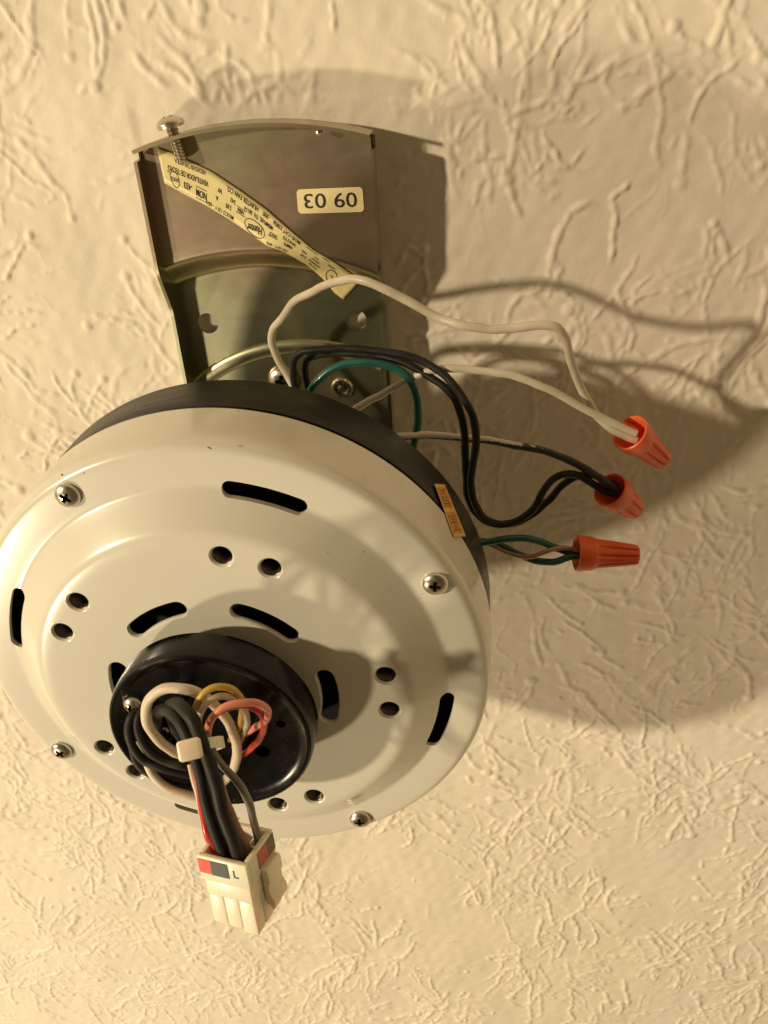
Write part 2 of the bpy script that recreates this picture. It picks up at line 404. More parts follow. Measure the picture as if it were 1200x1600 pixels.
def flange(a0, sgn):           # side wall with its free edge stepping up after the jog
    prof = []
    T = .024
    nb_ = rim_b(a0) + .012
    bs = [nb_, BT - .004, BT, BT + .02] + [BT + .02 + (1.75 - BT - .02) * i / 90 for i in range(1, 91)]
    V = []; Fc = []
    for i, b in enumerate(bs):
        t = min(1, max(0, (b + 1.93) / .30)); hf = HF + (HF2 - HF) * t
        if i < 2: hf = -2.245
        hb = plate_h(a0, b)
        hb = min(hb, hf - .012) if i < 2 else hb
        rows = [(a0, hb - .02), (a0 + sgn * .0, hb + .05), (a0, hf), (a0 + sgn * T, hf), (a0 + sgn * T, hb + .02), (a0 + sgn * T * .4, hb - .018)]
        V += [(x, b, h) for x, h in rows]
    m_ = 6
    for i in range(len(bs) - 1):
        for k in range(m_):
            k2 = (k + 1) % m_; Fc.append((i * m_ + k, i * m_ + k2, (i + 1) * m_ + k2, (i + 1) * m_ + k))
    Fc.append(tuple(range(m_))); Fc.append(tuple((len(bs) - 1) * m_ + k for k in range(m_)))
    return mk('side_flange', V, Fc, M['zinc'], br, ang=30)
flange(AL, -1); flange(AR, 1)
def rim():
    V = []; Fc = []; N = 70; T = .024
    for i in range(N + 1):
        a = -.737 + (.832 + .737) * i / N; lift = 0
        b = rim_b(a)
        hb = -2.34
        dx, dy = a - .083, b + .119; L = hypot(dx, dy); dx /= L; dy /= L
        V += [(a, b, hb), (a, b, HF + .01), (a - dx * T, b - dy * T, HF + .01), (a - dx * T, b - dy * T, hb)]
    for i in range(N):
        for k in range(4):
            k2 = (k + 1) % 4; Fc.append((i * 4 + k, i * 4 + k2, i * 4 + 4 + k2, i * 4 + 4 + k))
    Fc += [(0, 1, 2, 3), tuple(N * 4 + k for k in range(4))]
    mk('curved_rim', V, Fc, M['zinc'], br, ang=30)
rim()
def phillips(rad, dome):
    """pan-head screw head with a real cross recess; axis +z, base at 0"""
    seg = 40; prof = [(rad * .93, -.012), (rad, .004)] + [(rad * cos(t), .004 + dome * sin(t)) for t in [pi / 2 * k / 9 for k in range(1, 9)]] + [(rad * .02, .004 + dome)]
    return lathe(prof, seg)
def screw_head(name, o, ax, rad, dome, parent, turn=.5, washer=False):
    fr = frame_of(ax); v, f_ = phillips(rad, dome)
    hd = mk(name, place(v, o, fr), f_, M['steel'], parent)
    cs = []
    for q in (0, 1):
        t = turn + q * pi / 2; l = rad * .62; w = rad * .17
        bv, bf = boxg(-l, l, -w, w, dome * .25, dome * 1.6)
        # taper the cutter so the recess narrows downwards
        bv = [(x * (.45 if z < dome else 1), y * (.6 if z < dome else 1), z) for x, y, z in bv]
        bv = [(x * cos(t) - y * sin(t), x * sin(t) + y * cos(t), z) for x, y, z in bv]
        cs.append(mk('cutter', place(bv, o, fr), bf, M['slot'], sm=False))
    for c in cs:
        m_ = hd.modifiers.new('cut', 'BOOLEAN'); m_.operation = 'DIFFERENCE'; m_.solver = 'EXACT'; m_.object = c; m_.material_mode = 'TRANSFER'
    bake(hd)
    for c in cs: bpy.data.objects.remove(c, do_unlink=True)
    smooth(hd.data, 40); return hd
# long thumb screw through the rim
h1 = np.array(at(267, 196, -2.165)); t1 = np.array(at(285, 250, -2.165)); ax = t1 - h1; L = np.linalg.norm(ax); ax /= L
sc_ = screw_head('canopy_screw', h1, -ax, .092, .055, br, .6)
prof = [(.034, -.0)]; z = .0
while z < L:
    prof += [(.034, z), (.041, z + .0105)]; z += .021
prof += [(.030, L + .01), (.004, L + .012)]
v, f_ = lathe(prof, 28); s_ = mk('screw_shank', place(v, h1, frame_of(ax)), f_, M['steel'], sc_, ang=60)
# small weld stud on the rim
p = at(497, 203, HF + .0); v, f_ = lathe([(.001, .03), (.018, .022), (.024, .0), (.02, -.02)], 20)
mk('weld_stud', place(v, (p[0], p[1] + .01, p[2] - .02), frame_of((0, .5, 1))), f_, M['steel'], br)
# fixing screws on the boss and the riveted eyelet
p = at(440, 597, -2.36); screw_head('fixing_screw', (p[0], p[1], plate_h(p[0], p[1]) + .01), (0, 0, 1), .115, .05, br, .3)
p = at(533, 611, -2.35); v, f_ = lathe([(.085, 0), (.085, .02), (.075, .034), (.058, .034), (.05, .02), (.05, .004), (.001, .004)], 36)
ey = mk('eyelet', place(v, (p[0], p[1], plate_h(p[0], p[1]) - .005), (np.array([1, 0, 0]), np.array([0, 1, 0]), np.array([0, 0, 1]))), f_, M['steel'], br)
v, f_ = lathe([(.036, 0), (.036, .02), (.02, .03), (.001, .03)], 6)
mk('screw_end', place(v, (p[0], p[1], plate_h(p[0], p[1])), (np.array([1, 0, 0]), np.array([0, 1, 0]), np.array([0, 0, 1]))), f_, M['slot'], ey)
rg = []
for k in range(17):
    t = pi * k / 16; rg.append((1.34 + .06 * cos(t), -2.422 + .034 * sin(t)))
def clip_ring(prof, ca, cb, t0, t1, n=120):
    V = []; Fc = []
    for i in range(n + 1):
        t = t0 + (t1 - t0) * i / n; V += [(ca + r * cos(t), cb + r * sin(t), h) for r, h in prof]
    m_ = len(prof)
    for i in range(n):
        for k in range(m_ - 1): Fc.append((i * m_ + k, i * m_ + k + 1, (i + 1) * m_ + k + 1, (i + 1) * m_ + k))
        Fc.append((i * m_ + m_ - 1, i * m_, (i + 1) * m_, (i + 1) * m_ + m_ - 1))
    Fc += [tuple(range(m_)), tuple(n * m_ + k for k in range(m_))]
    return V, Fc
mk('embossed_ring', *clip_ring(rg, .16, .07, radians(-129.5), radians(-62)), M['zinc'], br)
# curved embossed rib to the right of the boss
q = [at(x, y, -2.35) for x, y in ((487, 570), (530, 556), (575, 566), (594, 600))]
# ceiling hanger stem that carries the motor
v, f_ = lathe([(.30, -2.39), (.30, -2.33), (.17, -2.29), (.15, -1.35), (.26, -1.3), (.30, -1.02)], 40)
mk('hanger_stem', v, f_, M['zinc'], br)

# ---- text on surfaces
_fonts = {}
def glyphs(txt, size, sx=1.0, bold=0):
    cu = bpy.data.curves.new('t', 'FONT'); cu.body = txt; cu.size = size; cu.align_x = 'CENTER'; cu.align_y = 'CENTER'; cu.offset = bold; cu.resolution_u = 3
    o = bpy.data.objects.new('t', cu); COL.objects.link(o)
    bpy.context.view_layer.update()
    me = bpy.data.meshes.new_from_object(o.evaluated_get(bpy.context.evaluated_depsgraph_get()))
    V = [(v.co.x * sx, v.co.y, 0) for v in me.vertices]; Fc = [tuple(p.vertices) for p in me.polygons]
    bpy.data.objects.remove(o, do_unlink=True); bpy.data.meshes.remove(me); bpy.data.curves.remove(cu)
    return V, Fc
def surf(x, y, lift):
    h = -2.3
    for _ in range(14):
        p = at(x, y, h); h = plate_h(p[0], p[1]) + lift
    p = at(x, y, h)
    if p[0] < AL + .012 + lift: p = at_a(x, y, AL + .012 + lift)
    return p
def sheet(name, fn, nu, nv, matl, parent, thick=.0015):
    V = [fn(i / nu, j / nv) for j in range(nv + 1) for i in range(nu + 1)]
    Fc = [(j * (nu + 1) + i, j * (nu + 1) + i + 1, (j + 1) * (nu + 1) + i + 1, (j + 1) * (nu + 1) + i) for j in range(nv) for i in range(nu)]
    o = mk(name, V, Fc, matl, parent)
    m_ = o.modifiers.new('s', 'SOLIDIFY'); m_.thickness = thick * S; m_.offset = 0; return o
# date sticker
ds_c = [(463, 296), (566, 292), (569, 331), (466, 334)]
def quad(c, s, t): 
    x = (c[0][0] * (1 - s) + c[1][0] * s) * (1 - t) + (c[3][0] * (1 - s) + c[2][0] * s) * t
    y = (c[0][1] * (1 - s) + c[1][1] * s) * (1 - t) + (c[3][1] * (1 - s) + c[2][1] * s) * t
    return x, y
def rounded(c, rr, aspect, lift):
    pts = []
    for cx, cy, a0 in ((1 - rr / aspect, 1 - rr, 0), (rr / aspect, 1 - rr, pi / 2), (rr / aspect, rr, pi), (1 - rr / aspect, rr, 1.5 * pi)):
        for k in range(7):
            t = a0 + pi / 2 * k / 6; pts.append((cx + rr / aspect * cos(t), cy + rr * sin(t)))
    return [surf(*quad(c, s, t), lift) for s, t in pts]
def poly_part(name, top, matl, parent, th=.004):
    n = len(top); V = list(top) + [(x, y, h - th) for x, y, h in top]
    Fc = [tuple(range(n)), tuple(range(2 * n - 1, n - 1, -1))] + [(i, (i + 1) % n, n + (i + 1) % n, n + i) for i in range(n)]
    return mk(name, V, Fc, matl, parent, sm=False)
ds = poly_part('date_sticker', rounded(ds_c, .16, 2.7, .006), M['label2'], br)
V, Fc = glyphs('09 03', 1.0, 1.0, .0)
xs = [p[0] for p in V]; ys = [p[1] for p in V]; x0, x1, y0, y1 = min(xs), max(xs), min(ys), max(ys)
# upside down on the plate: reading runs right to left
VV = [surf(*quad(ds_c, .90 - .80 * (x - x0) / (x1 - x0), .20 + .60 * (y - y0) / (y1 - y0)), .0095) for x, y, _ in V]
mk('date_digits', VV, Fc, M['ink'], ds, sm=False)
# long yellow rating label
EU = [(561, 441), (553, 431), (525, 412), (490, 391), (452, 359), (417, 328), (375, 298), (330, 268), (294, 251), (270, 240), (245, 231)]
EL = [(536, 468), (522, 457), (505, 436), (480, 414), (445, 394), (417, 384), (385, 361), (357, 342), (322, 321), (287, 303), (257, 286)]
def along(P, t):
    d = [0]
    for i in range(1, len(P)): d.append(d[-1] + hypot(P[i][0] - P[i - 1][0], P[i][1] - P[i - 1][1]))
    q = t * d[-1]
    for i in range(1, len(P)):
        if q <= d[i] + 1e-9:
            k = (q - d[i - 1]) / (d[i] - d[i - 1]); return (P[i - 1][0] + (P[i][0] - P[i - 1][0]) * k, P[i - 1][1] + (P[i][1] - P[i - 1][1]) * k)
    return P[-1]
def lab(t, s, lift):            # t along reading direction, s from the foot of the text to its head
    a = along(EU, t); b = along(EL, t); ex = .0
    if t > .985: ex = 0
    x, y = a[0] + (b[0] - a[0]) * s, a[1] + (b[1] - a[1]) * s
    return surf(x, y, lift)
rl = sheet('rating_label', lambda u_, v_: lab(u_, v_, .010), 80, 6, M['label'], br)
LW = 378.0; LH = 38.0            # label length / width in the same unit
def ltext(txt, t, s, size, sx=1.0, rot=0):
    V, Fc = glyphs(txt, size, sx, .014 * size)
    V = [(x * cos(rot) - y * sin(rot), x * sin(rot) + y * cos(rot), 0) for x, y, _ in V]
    return [lab(min(.998, max(.002, t + x / LW)), min(.99, max(.01, s + y / LH)), .0135) for x, y, _ in V], Fc
P_ = []
for a_ in [('MOD-CAT', .340, .20, 7.5), ('22856', .415, .18, 7.5), ('-300', .478, .17, 7.5), ('HUNTER FAN CO.', .600, .16, 8.2, .92),
           ('WATTS', .345, .44, 7.5), ('AMPS', .345, .66, 7), ('342', .265, .46, 6.5), ('2.85', .265, .68, 6.5), ('USA 120 V ~ 60Hz', .395, .92, 5.2),
           ('SINCE', .425, .58, 6, .9), ('1886', .600, .56, 6, 1.2), ('MEMPHIS, TN. 38114', .510, .385, 6.8, .95),
           ('2.85', .665, .66, 6.8), ('342', .645, .42, 6.8), ('A', .725, .62, 7), ('W', .712, .36, 7.5), ('MEXICO 120 V ~ 60Hz', .708, .90, 6.0, .98),
           ('VENTILADOR DE TECHO', .868, .42, 8.2, .80, .04), ('HECHO EN TAILANDIA', .855, .14, 6.6, .78, .04), ('-433', .872, .72, 9.5, .95, .04),
           ('NOM', .805, .76, 11, .8), ('ANCE', .938, .72, 6, 1, .1), ('TM', .965, .58, 3), ('LISTED', .13, .26, 4.6), ('E 27835', .165, .10, 3.8), ('FAN 2 BLADE', .235, .12, 3.6),
           ('CEILING', .205, .48, 4.4), ('SUSPENDED', .205, .66, 4.4), ('FAN', .205, .32, 4.4), ('FOR USE', .205, .84, 4.4), ('L', .105, .66, 11, 1.3, .5),
           ('Hunter', .520, .78, 12.5, .82, .2)]:
    P_.append(ltext(*a_[:4], *(a_[4:] if len(a_) > 4 else ())))
def ring(t, s, rt, rs, w, n=48):
    V = []; Fc = []
    for k in range(n):
        q = 2 * pi * k / n
        for e in (0, 1): V.append(lab(t + (rt - e * w) * cos(q) / LW, s + (rs - e * w) * sin(q) / LH, .0135))
    for k in range(n): k2 = (k + 1) % n; Fc.append((2 * k, 2 * k2, 2 * k2 + 1, 2 * k + 1))
    return V, Fc
P_ += [ring(.520, .77, 21, 8.8, .9), ring(.108, .62, 11, 11, 1.4), ring(.938, .72, 9, 8.6, .8)]
def bar(t0, t1, s0, s1):
    return [lab(t, s, .0135) for t, s in ((t0, s0), (t1, s0), (t1, s1), (t0, s1))], [(0, 1, 2, 3)]
P_ += [bar(.40, .45, .655, .672), bar(.575, .625, .47, .484), bar(.575, .625, .645, .659), bar(.778, .832, .60, .615), bar(.778, .832, .915, .93)]
mk('label_print', *join(*P_), M['ink'], rl, sm=False)

# ------------------------------------------------------------------ motor
mo = thing('fan_motor', 'round cream ceiling fan motor with dark band hanging under the bracket', 'fan motor', (0, 0, -1.02))
def scurve(r0, h0, r1, h1, n):
    out = []
    for i in range(n + 1):
        t = i / n; s = t * t * (3 - 2 * t); out.append((r0 + (r1 - r0) * t, h0 + (h1 - h0) * s))
    return out
outer = [(r, 0.0) for r in (.001, .2, .35, .5, .6, .7, .8, .9, .98, 1.02)]
def fillet(p0, p1, p2, rad, n=7):
    p0, p1, p2 = map(np.array, (p0, p1, p2)); d0 = (p0 - p1) / np.linalg.norm(p0 - p1); d2 = (p2 - p1) / np.linalg.norm(p2 - p1)
    a_, b_ = p1 + d0 * rad, p1 + d2 * rad
    return [tuple((1 - t) ** 2 * a_ + 2 * t * (1 - t) * p1 + t * t * b_) for t in [k / n for k in range(n + 1)]]
outer += [(1.06, 0.0)] + fillet((1.05, 0.), (1.125, -.004), (1.325, -.160), .038) + [(1.19, -.0545), (1.22, -.078), (1.26, -.109), (1.285, -.1285)] + fillet((1.125, -.004), (1.330, -.1615), (1.42, -.163), .022)
outer += [(1.38, -.1622), (1.42, -.163), (1.46, -.164), (1.50, -.1655), (1.52, -.167)]
for k in range(1, 10):
    t = pi / 2 * k / 9; outer.append((1.52 + .068 * sin(t), -.167 - .085 * (1 - cos(t))))
outer += [(1.591, -.30), (1.594, -.40), (1.5955, -.50), (1.596, -.585)]
TH = .026
inner = [(1.568, -.585), (1.565, -.30), (1.54, -.22), (1.50, -.197), (1.36, -.192), (1.28, -.165), (1.14, -.060), (1.08, -.034), (1.05, -.030), (.9, -TH), (.6, -TH), (.001, -TH)]
v, f_ = lathe(outer + inner, 256, closed=True)
# drop the degenerate wall joining the two centre rings
v2, f2 = lathe(outer + inner, 256); f2 = [q for q in f2 if len(q) == 4]
n_t = 256; ring0 = list(range(n_t)); ringl = [(len(outer + inner) - 1) * n_t + k for k in range(n_t)]
f2 += [tuple(ring0), tuple(ringl)]
housing = mk('motor_housing', v2, f2, M['cream'], mo)
cut = []
HOLES = [(-73.75 + 72 * k + s * 7.74) for k in range(5) for s in (-1, 1)]
for dg in HOLES:
    a, b = cos(radians(dg)), sin(radians(dg))
    pf = [(.058, -.2), (.058, -.012), (.062, -.006), (.072, .001), (.08, .02)]
    cut.append(mk('cutter', *lathe(pf, 40, a, b), M['cream']))
def slot(r0, half, wid, dg, h0, h1, flare, flat_h=None):
    """arc-shaped cutter"""
    pts = []
    n = 16; e = wid / 2
    def outline(ex):
        o = []; w = e + ex
        for k in range(n + 1):
            t = radians(dg - half + 2 * half * k / n); o.append(((r0 + w) * cos(t), (r0 + w) * sin(t)))
        tc_ = radians(dg + half)
        for k in range(1, 8):
            q = tc_ + pi * k / 8; o.append((r0 * cos(tc_) + w * cos(q), r0 * sin(tc_) + w * sin(q)))
        for k in range(n + 1):
            t = radians(dg + half - 2 * half * k / n); o.append(((r0 - w) * cos(t), (r0 - w) * sin(t)))
        tc_ = radians(dg - half)
        for k in range(1, 8):
            q = tc_ + pi + pi * k / 8; o.append((r0 * cos(tc_) + w * cos(q), r0 * sin(tc_) + w * sin(q)))
        return o
    lays = [(h0, 0), (h1 - .014, 0), (h1 - .007, .003), (h1 + .001, .010), (h1 + .03, .014)] if flare else [(h0, 0), (h1, 0)]
    V = []; Fc = []
    for h, ex in lays: V += [(x, y, h) for x, y in outline(ex)]
    m_ = len(outline(0))
    for i in range(len(lays) - 1):
        for k in range(m_): k2 = (k + 1) % m_; Fc.append((i * m_ + k, i * m_ + k2, (i + 1) * m_ + k2, (i + 1) * m_ + k))
    Fc += [tuple(range(m_)), tuple((len(lays) - 1) * m_ + k for k in range(m_))]
    return V, Fc
for k in range(6): cut.append(mk('cutter', *slot(.645, 14.0, .098, -58.8 + 60 * k, -.2, 0, True), M['cream']))
for dg in (-73, -161.5, 14.5, 106): cut.append(mk('cutter', *slot(1.335, 8.2, .088, dg, -.4, .1, False), M['cream']))
boolean_cut(housing, cut, 30)
# tapped inserts behind the ten holes
def insert(dg):
    a, b = cos(radians(dg)), sin(radians(dg)); pr = [(.064, -.014)]
    z = -.014
    while z > -.13: pr += [(.0575, z - .002), (.0515, z - .010)]; z -= .016
    pr += [(.066, -.14), (.066, -.02)]
    V, Fc = lathe(pr, 32, closed=True); return V, Fc
V, Fc = insert(0)
base_me = mk('tapped_insert', V, Fc, M['thread'], mo, ang=60)
base_me.location = W(cos(radians(HOLES[0])), sin(radians(HOLES[0])), 0) - W(0, 0, 0)
for dg in HOLES[1:]:
    c = base_me.copy(); COL.objects.link(c); c.location = W(cos(radians(dg)), sin(radians(dg)), 0) - W(0, 0, 0)
# motor core added behind the slots, coloured black to paint in their shade
core = [(.001, -.20), (.42, -.20), (.44, -.26), (.95, -.28), (.98, -.34), (1.50, -.42), (1.545, -.56), (1.545, -.62)]
mk('motor_core', *lathe(core, 96), M['void'], mo)
# band
bandp = [(1.53, -.58), (1.53, -.622), (1.578, -.626), (1.588, -.632), (1.590, -.642), (1.590, -1.00), (1.58, -1.018), (1.56, -1.024), (1.2, -1.03), (.6, -1.10), (.32, -1.12), (.001, -1.12)]
mk('dark_band', *lathe(bandp, 256), M['band'], mo)
# housing screws
for dg, tn in ((-119, .9), (-29, .35), (151, 1.2), (61, .2)):
    a, b = 1.463 * cos(radians(dg)), 1.463 * sin(radians(dg))
    screw_head('housing_screw', (a, b, -.160), (0, 0, 1), .074, .036, mo, tn)
# hub (switch housing mount)
hubp = [(.001, .296), (.40, .296), (.50, .298), (.530, .306), (.548, .318), (.558, .325), (.570, .326), (.582, .319), (.589, .305), (.592, .285), (.592, .15), (.589, .132), (.580, .124), (.44, .12), (.42, .10), (.41, -.01)]
hub = mk('switch_hub', *lathe(hubp, 160, .003, .018), M['hub'], mo)
# openings in the hub's floor and its screws
hc_ = []
for x, y, r in ((300, 1165, .12), (411, 1170, .045), (440, 1127, .028), (258, 1140, .045)):
    p = at(x, y, .275); hc_.append(mk('cutter', *lathe([(r, .12), (r, .4)], 32, p[0], p[1]), M['hub']))
boolean_cut(hub, hc_, 30)
p = at(209, 1099, .30); screw_head('hub_screw', (p[0], p[1], .300), (-.15, 0, 1), .062, .045, hub, .7)
p = at(259, 1139, .25); screw_head('hub_screw', (p[0], p[1], .25), (0, 0, 1), .040, .03, hub, .2)
# orange caution sticker bridging band and skirt
cs_ = [(679, 756), (695, 757), (728, 838), (709, 839)]
def cyl_pt(s, t, rr):
    x, y = quad(cs_, s, t); return at_cyl(x, y, rr, -.30, -1.02)
st = sheet('caution_sticker', lambda s, t: cyl_pt(s, t, 1.603), 4, 14, M['caution2'], mo)
for t0, t1 in ((.06, .44), (.53, .93)):
    sheet('sticker_panel', lambda s, t: cyl_pt(.14 + .72 * s, t0 + (t1 - t0) * t, 1.6055), 3, 7, M['caution'], st, .0008)
PT = []
for t, w in ((.12, .5), (.17, .3), (.24, .55), (.30, .45), (.36, .5), (.60, .5), (.66, .3), (.72, .55), (.80, .25), (.86, .5)):
    PT.append(([cyl_pt(s, q, 1.608) for s, q in ((.5 - w / 2, t), (.5 + w / 2, t), (.5 + w / 2, t + .016), (.5 - w / 2, t + .016))], [(0, 1, 2, 3)]))
mk('sticker_print', *join(*PT), M['sbrown'], st, sm=False)
# two chips in the enamel
def chip(x, y, lx, ly, rr, h0, h1):
    pts = []
    for k in range(9):
        t = 2 * pi * k / 9; j = random.uniform(.6, 1.1)
        pts.append(at_cyl(x + lx * cos(t) * j, y + ly * sin(t) * j + lx * cos(t) * .4, rr, h0, h1))
    mk('enamel_chip', pts, [tuple(range(9))], M['slot'], mo, sm=False)
chip(328, 700, 5, 1.6, 1.5985, -.1, -.5); chip(97, 742, 2, 2.4, 1.5985, -.1, -.5)

# ------------------------------------------------------------------ house and motor leads on the right
def lead(name, label, pts, r, matl, group=None, **kw):
    o = wire_px(name, pts, r, matl, None, **kw); tag(o, label, 'wire', group); return o
lead('white_wire', 'long white wire arching over the bracket to the uppermost orange nut',
     [(500, 690, -1.95), (478, 640, -2.02), (455, 598, -2.08), (434, 560, -2.10), (424, 532, -2.08), (426, 517, -2.06), (441, 497, -2.01), (458, 473, -1.93), (490, 455, -1.76), (525, 440, -1.61), (560, 437, -1.50),
      (600, 451, -1.45), (640, 472, -1.43), (680, 494, -1.40), (720, 508, -1.34), (765, 514, -1.33), (810, 512, -1.32), (850, 508, -1.30), (870, 511, -1.30), (882, 527, -1.34), (891, 560, -1.45), (903, 595, -1.58), (914, 618, -1.64), (933, 650, -1.64), (958, 672, -1.60), (984, 684, -1.59), (994, 688, -1.59)], .0275, M['wwhite'], wob=.03)
lead('white_wire', 'shorter white wire rising from behind the motor to the uppermost orange nut',
     [(500, 700, -1.7), (535, 655, -1.68), (553, 641, -1.66), (600, 614, -1.64), (645, 590, -1.62), (672, 579, -1.60), (700, 576, -1.58), (750, 579, -1.56), (800, 587, -1.55), (850, 605, -1.55), (890, 626, -1.56), (930, 648, -1.57), (965, 664, -1.58), (994, 677, -1.585)], .0250, M['wwhite'], wob=.03)
G = 'black wires looping from behind the motor'
lead('black_wire', 'black wire on the outer right of the looping pair above the motor band',
     [(480, 700, -1.8), (472, 650, -1.8), (463, 615, -1.78), (458, 585, -1.76), (460, 562, -1.74), (470, 551, -1.72), (500, 546, -1.7), (550, 545, -1.68), (600, 550, -1.64), (650, 560, -1.60), (682, 577, -1.55), (705, 597, -1.5), (727, 627, -1.45), (740, 655, -1.42), (744, 690, -1.40),
      (738, 730, -1.36), (736, 760, -1.34), (743, 790, -1.34), (760, 812, -1.36), (785, 819, -1.4), (812, 812, -1.42), (835, 793, -1.44), (850, 765, -1.46), (872, 744, -1.50), (900, 742, -1.54), (925, 755, -1.56), (945, 768, -1.57), (965, 772, -1.57)], .0262, M['wblack'], G, wob=.04)
lead('black_wire', 'black wire on the inner left of the looping pair above the motor band',
     [(500, 700, -1.85), (490, 640, -1.86), (481, 605, -1.86), (476, 580, -1.84), (480, 562, -1.82), (495, 555, -1.80), (540, 552, -1.76), (590, 556, -1.72), (630, 566, -1.66), (665, 585, -1.60), (695, 605, -1.54), (713, 628, -1.5), (723, 660, -1.46), (727, 700, -1.44), (728, 740, -1.40), (731, 775, -1.38),
      (745, 803, -1.40), (770, 818, -1.45), (800, 818, -1.50), (830, 805, -1.53), (857, 782, -1.55), (880, 757, -1.58), (903, 744, -1.60), (925, 742, -1.61), (945, 750, -1.60), (965, 762, -1.59)], .0262, M['wblack'], G, wob=.04)
lead('painted_wire', 'black wire speckled with white paint running to the middle orange nut',
     [(560, 690, -1.5), (600, 684, -1.5), (628, 682, -1.5), (665, 680, -1.5), (710, 683, -1.51), (760, 688, -1.52), (810, 697, -1.53), (855, 706, -1.54), (895, 722, -1.55), (930, 742, -1.56), (950, 756, -1.57), (968, 768, -1.575)], .0265, M['woverspray'], wob=.06)
lead('green_wire', 'green wire arching over the boss at the foot of the bracket',
     [(470, 680, -1.6), (478, 640, -1.62), (486, 610, -1.64), (503, 588, -1.64), (530, 572, -1.64), (565, 566, -1.63), (600, 570, -1.62), (630, 583, -1.6), (646, 606, -1.58), (653, 640, -1.56), (651, 670, -1.53), (645, 700, -1.5), (640, 740, -1.45)], .0275, M['wgreen'])
G = 'green wires twisted into the lowest orange nut'
lead('green_wire', 'upper green wire of the twisted bundle at the lowest orange nut',
     [(690, 860, -1.40), (730, 853, -1.38), (758, 848, -1.36), (790, 842, -1.35), (825, 842, -1.34), (850, 848, -1.36), (875, 859, -1.39), (897, 865, -1.39), (915, 866, -1.385)], .0255, M['wgreen'], G)
lead('green_wire', 'lower green wire of the twisted bundle at the lowest orange nut',
     [(690, 840, -1.44), (730, 844, -1.42), (765, 848, -1.42), (790, 856, -1.41), (815, 868, -1.39), (840, 877, -1.36), (865, 878, -1.34), (885, 872, -1.35), (900, 868, -1.37), (915, 868, -1.38)], .0255, M['wgreen'], G)
lead('bare_wire', 'thin bare copper wire threaded between the two green wires',
     [(700, 835, -1.39), (740, 842, -1.38), (770, 853, -1.37), (795, 865, -1.36), (825, 870, -1.33), (850, 863, -1.32), (870, 857, -1.34), (890, 857, -1.37), (915, 862, -1.38)], .0165, M['copper'])

def wire_nut(label, mouth, tip, hm, ht, Ln, turn=0, collar=.128):
    p0 = np.array(at(*mouth, hm)); p1 = np.array(at(*tip, ht)); ax = p1 - p0; ax /= np.linalg.norm(ax)
    seg = 72; fr = frame_of(ax)
    rows = [(.0, 0, .106, 0), (.004, 0, .118, 0), (.0, 0, .124, 0)]
    # outer profile (z, radius, flute depth)
    out_ = [(.0, .124, 0), (-.006, .118, 0), (.006, .129, 0), (.10, .120, 0), (.118, .114, 0), (.128, .108, .3), (.150, .104, .8), (.20, .098, 1), (.30, .087, 1), (Ln - .03, .074, 1), (Ln - .008, .070, .9), (Ln, .062, .5)]
    out_ = [(-.0, .112, 0), (-.006, .118, 0), (.0, .127, 0), (.03, .128, 0)] + out_[3:]
    V = []; Fc = []
    def row(z, r, fl, k):
        t = 2 * pi * k / seg + turn; c = cos(t * 9)
        d = -fl * .017 * max(0, c) ** 2.2
        return ((r + d) * cos(t), (r + d) * sin(t), z)
    prof = [(.30, .02, 0), (.16, .055, 0), (.06, .096, 0), (.01, .106, 0)] + out_
    for z, r, fl in prof:
        for k in range(seg): V.append(row(z, r, fl, k))
    for i in range(len(prof) - 1):
        for k in range(seg): k2 = (k + 1) % seg; Fc.append((i * seg + k, i * seg + k2, (i + 1) * seg + k2, (i + 1) * seg + k))
    n = len(prof) - 1
    Fc.append(tuple(n * seg + k for k in range(seg))); Fc.append(tuple(range(seg)))
    o = mk('wire_nut', place(V, p0, fr), Fc, M['nut'], None, ang=28)
    tag(o, label, 'wire connector', 'orange wire nuts'); return o
wire_nut('orange wire nut joining the two white wires, uppermost of three', (984, 676), (1042, 724), -1.58, -1.76, .43, .1)
wire_nut('orange wire nut on the black wires, between the other two', (953, 765), (998, 801), -1.57, -1.72, .36, .3)
wire_nut('orange wire nut on the twisted green wires, lowest of three', (901, 864), (992, 867), -1.38, -1.42, .43, .2)

# ------------------------------------------------------------------ plug harness out of the hub
B0_ = np.array([.3761, .1218, 1.0779]); E1 = np.array([-.9609, .1042, -.2564]); E2 = np.array([.2705, .1574, -.9498]); E3 = np.array([.0586, .982, .1795])
E1 /= np.linalg.norm(E1); E3 -= E1 * (E3 @ E1); E3 /= np.linalg.norm(E3); s_ = np.sign(np.cross(E1, E3) @ E2); E2 = np.cross(E1, E3) * s_
w1, w2, LL = .275, .262, .45
def plug_pt(x, y, z): return B0_ + x * E1 + y * E2 + z * E3
def hw(name, label, pts, r, matl, group=None, **kw):
    o = wire_px(name, pts, r, matl, None, **kw); tag(o, label, 'wire', group); return o
hw('white_wire', 'thick white wire coiled in a big ring over the black hub',
   [(320, 1185, .22), (300, 1184, .36), (275, 1176, .48), (250, 1158, .54), (232, 1134, .56), (228, 1108, .57), (240, 1086, .58), (265, 1075, .58), (292, 1077, .58), (318, 1088, .55), (340, 1107, .50), (358, 1130, .46), (368, 1156, .43), (370, 1183, .39), (362, 1206, .34), (345, 1222, .26), (330, 1215, .16)], .0275, M['wcream'], wob=.03)
hw('white_wire', 'white wire sagging below the coil along the hub\'s lower edge',
   [(215, 1160, .34), (228, 1188, .42), (240, 1212, .46), (262, 1231, .48), (290, 1241, .48), (312, 1244, .46), (330, 1235, .40), (340, 1210, .30), (325, 1190, .18)], .025, M['wcream'], wob=.03)
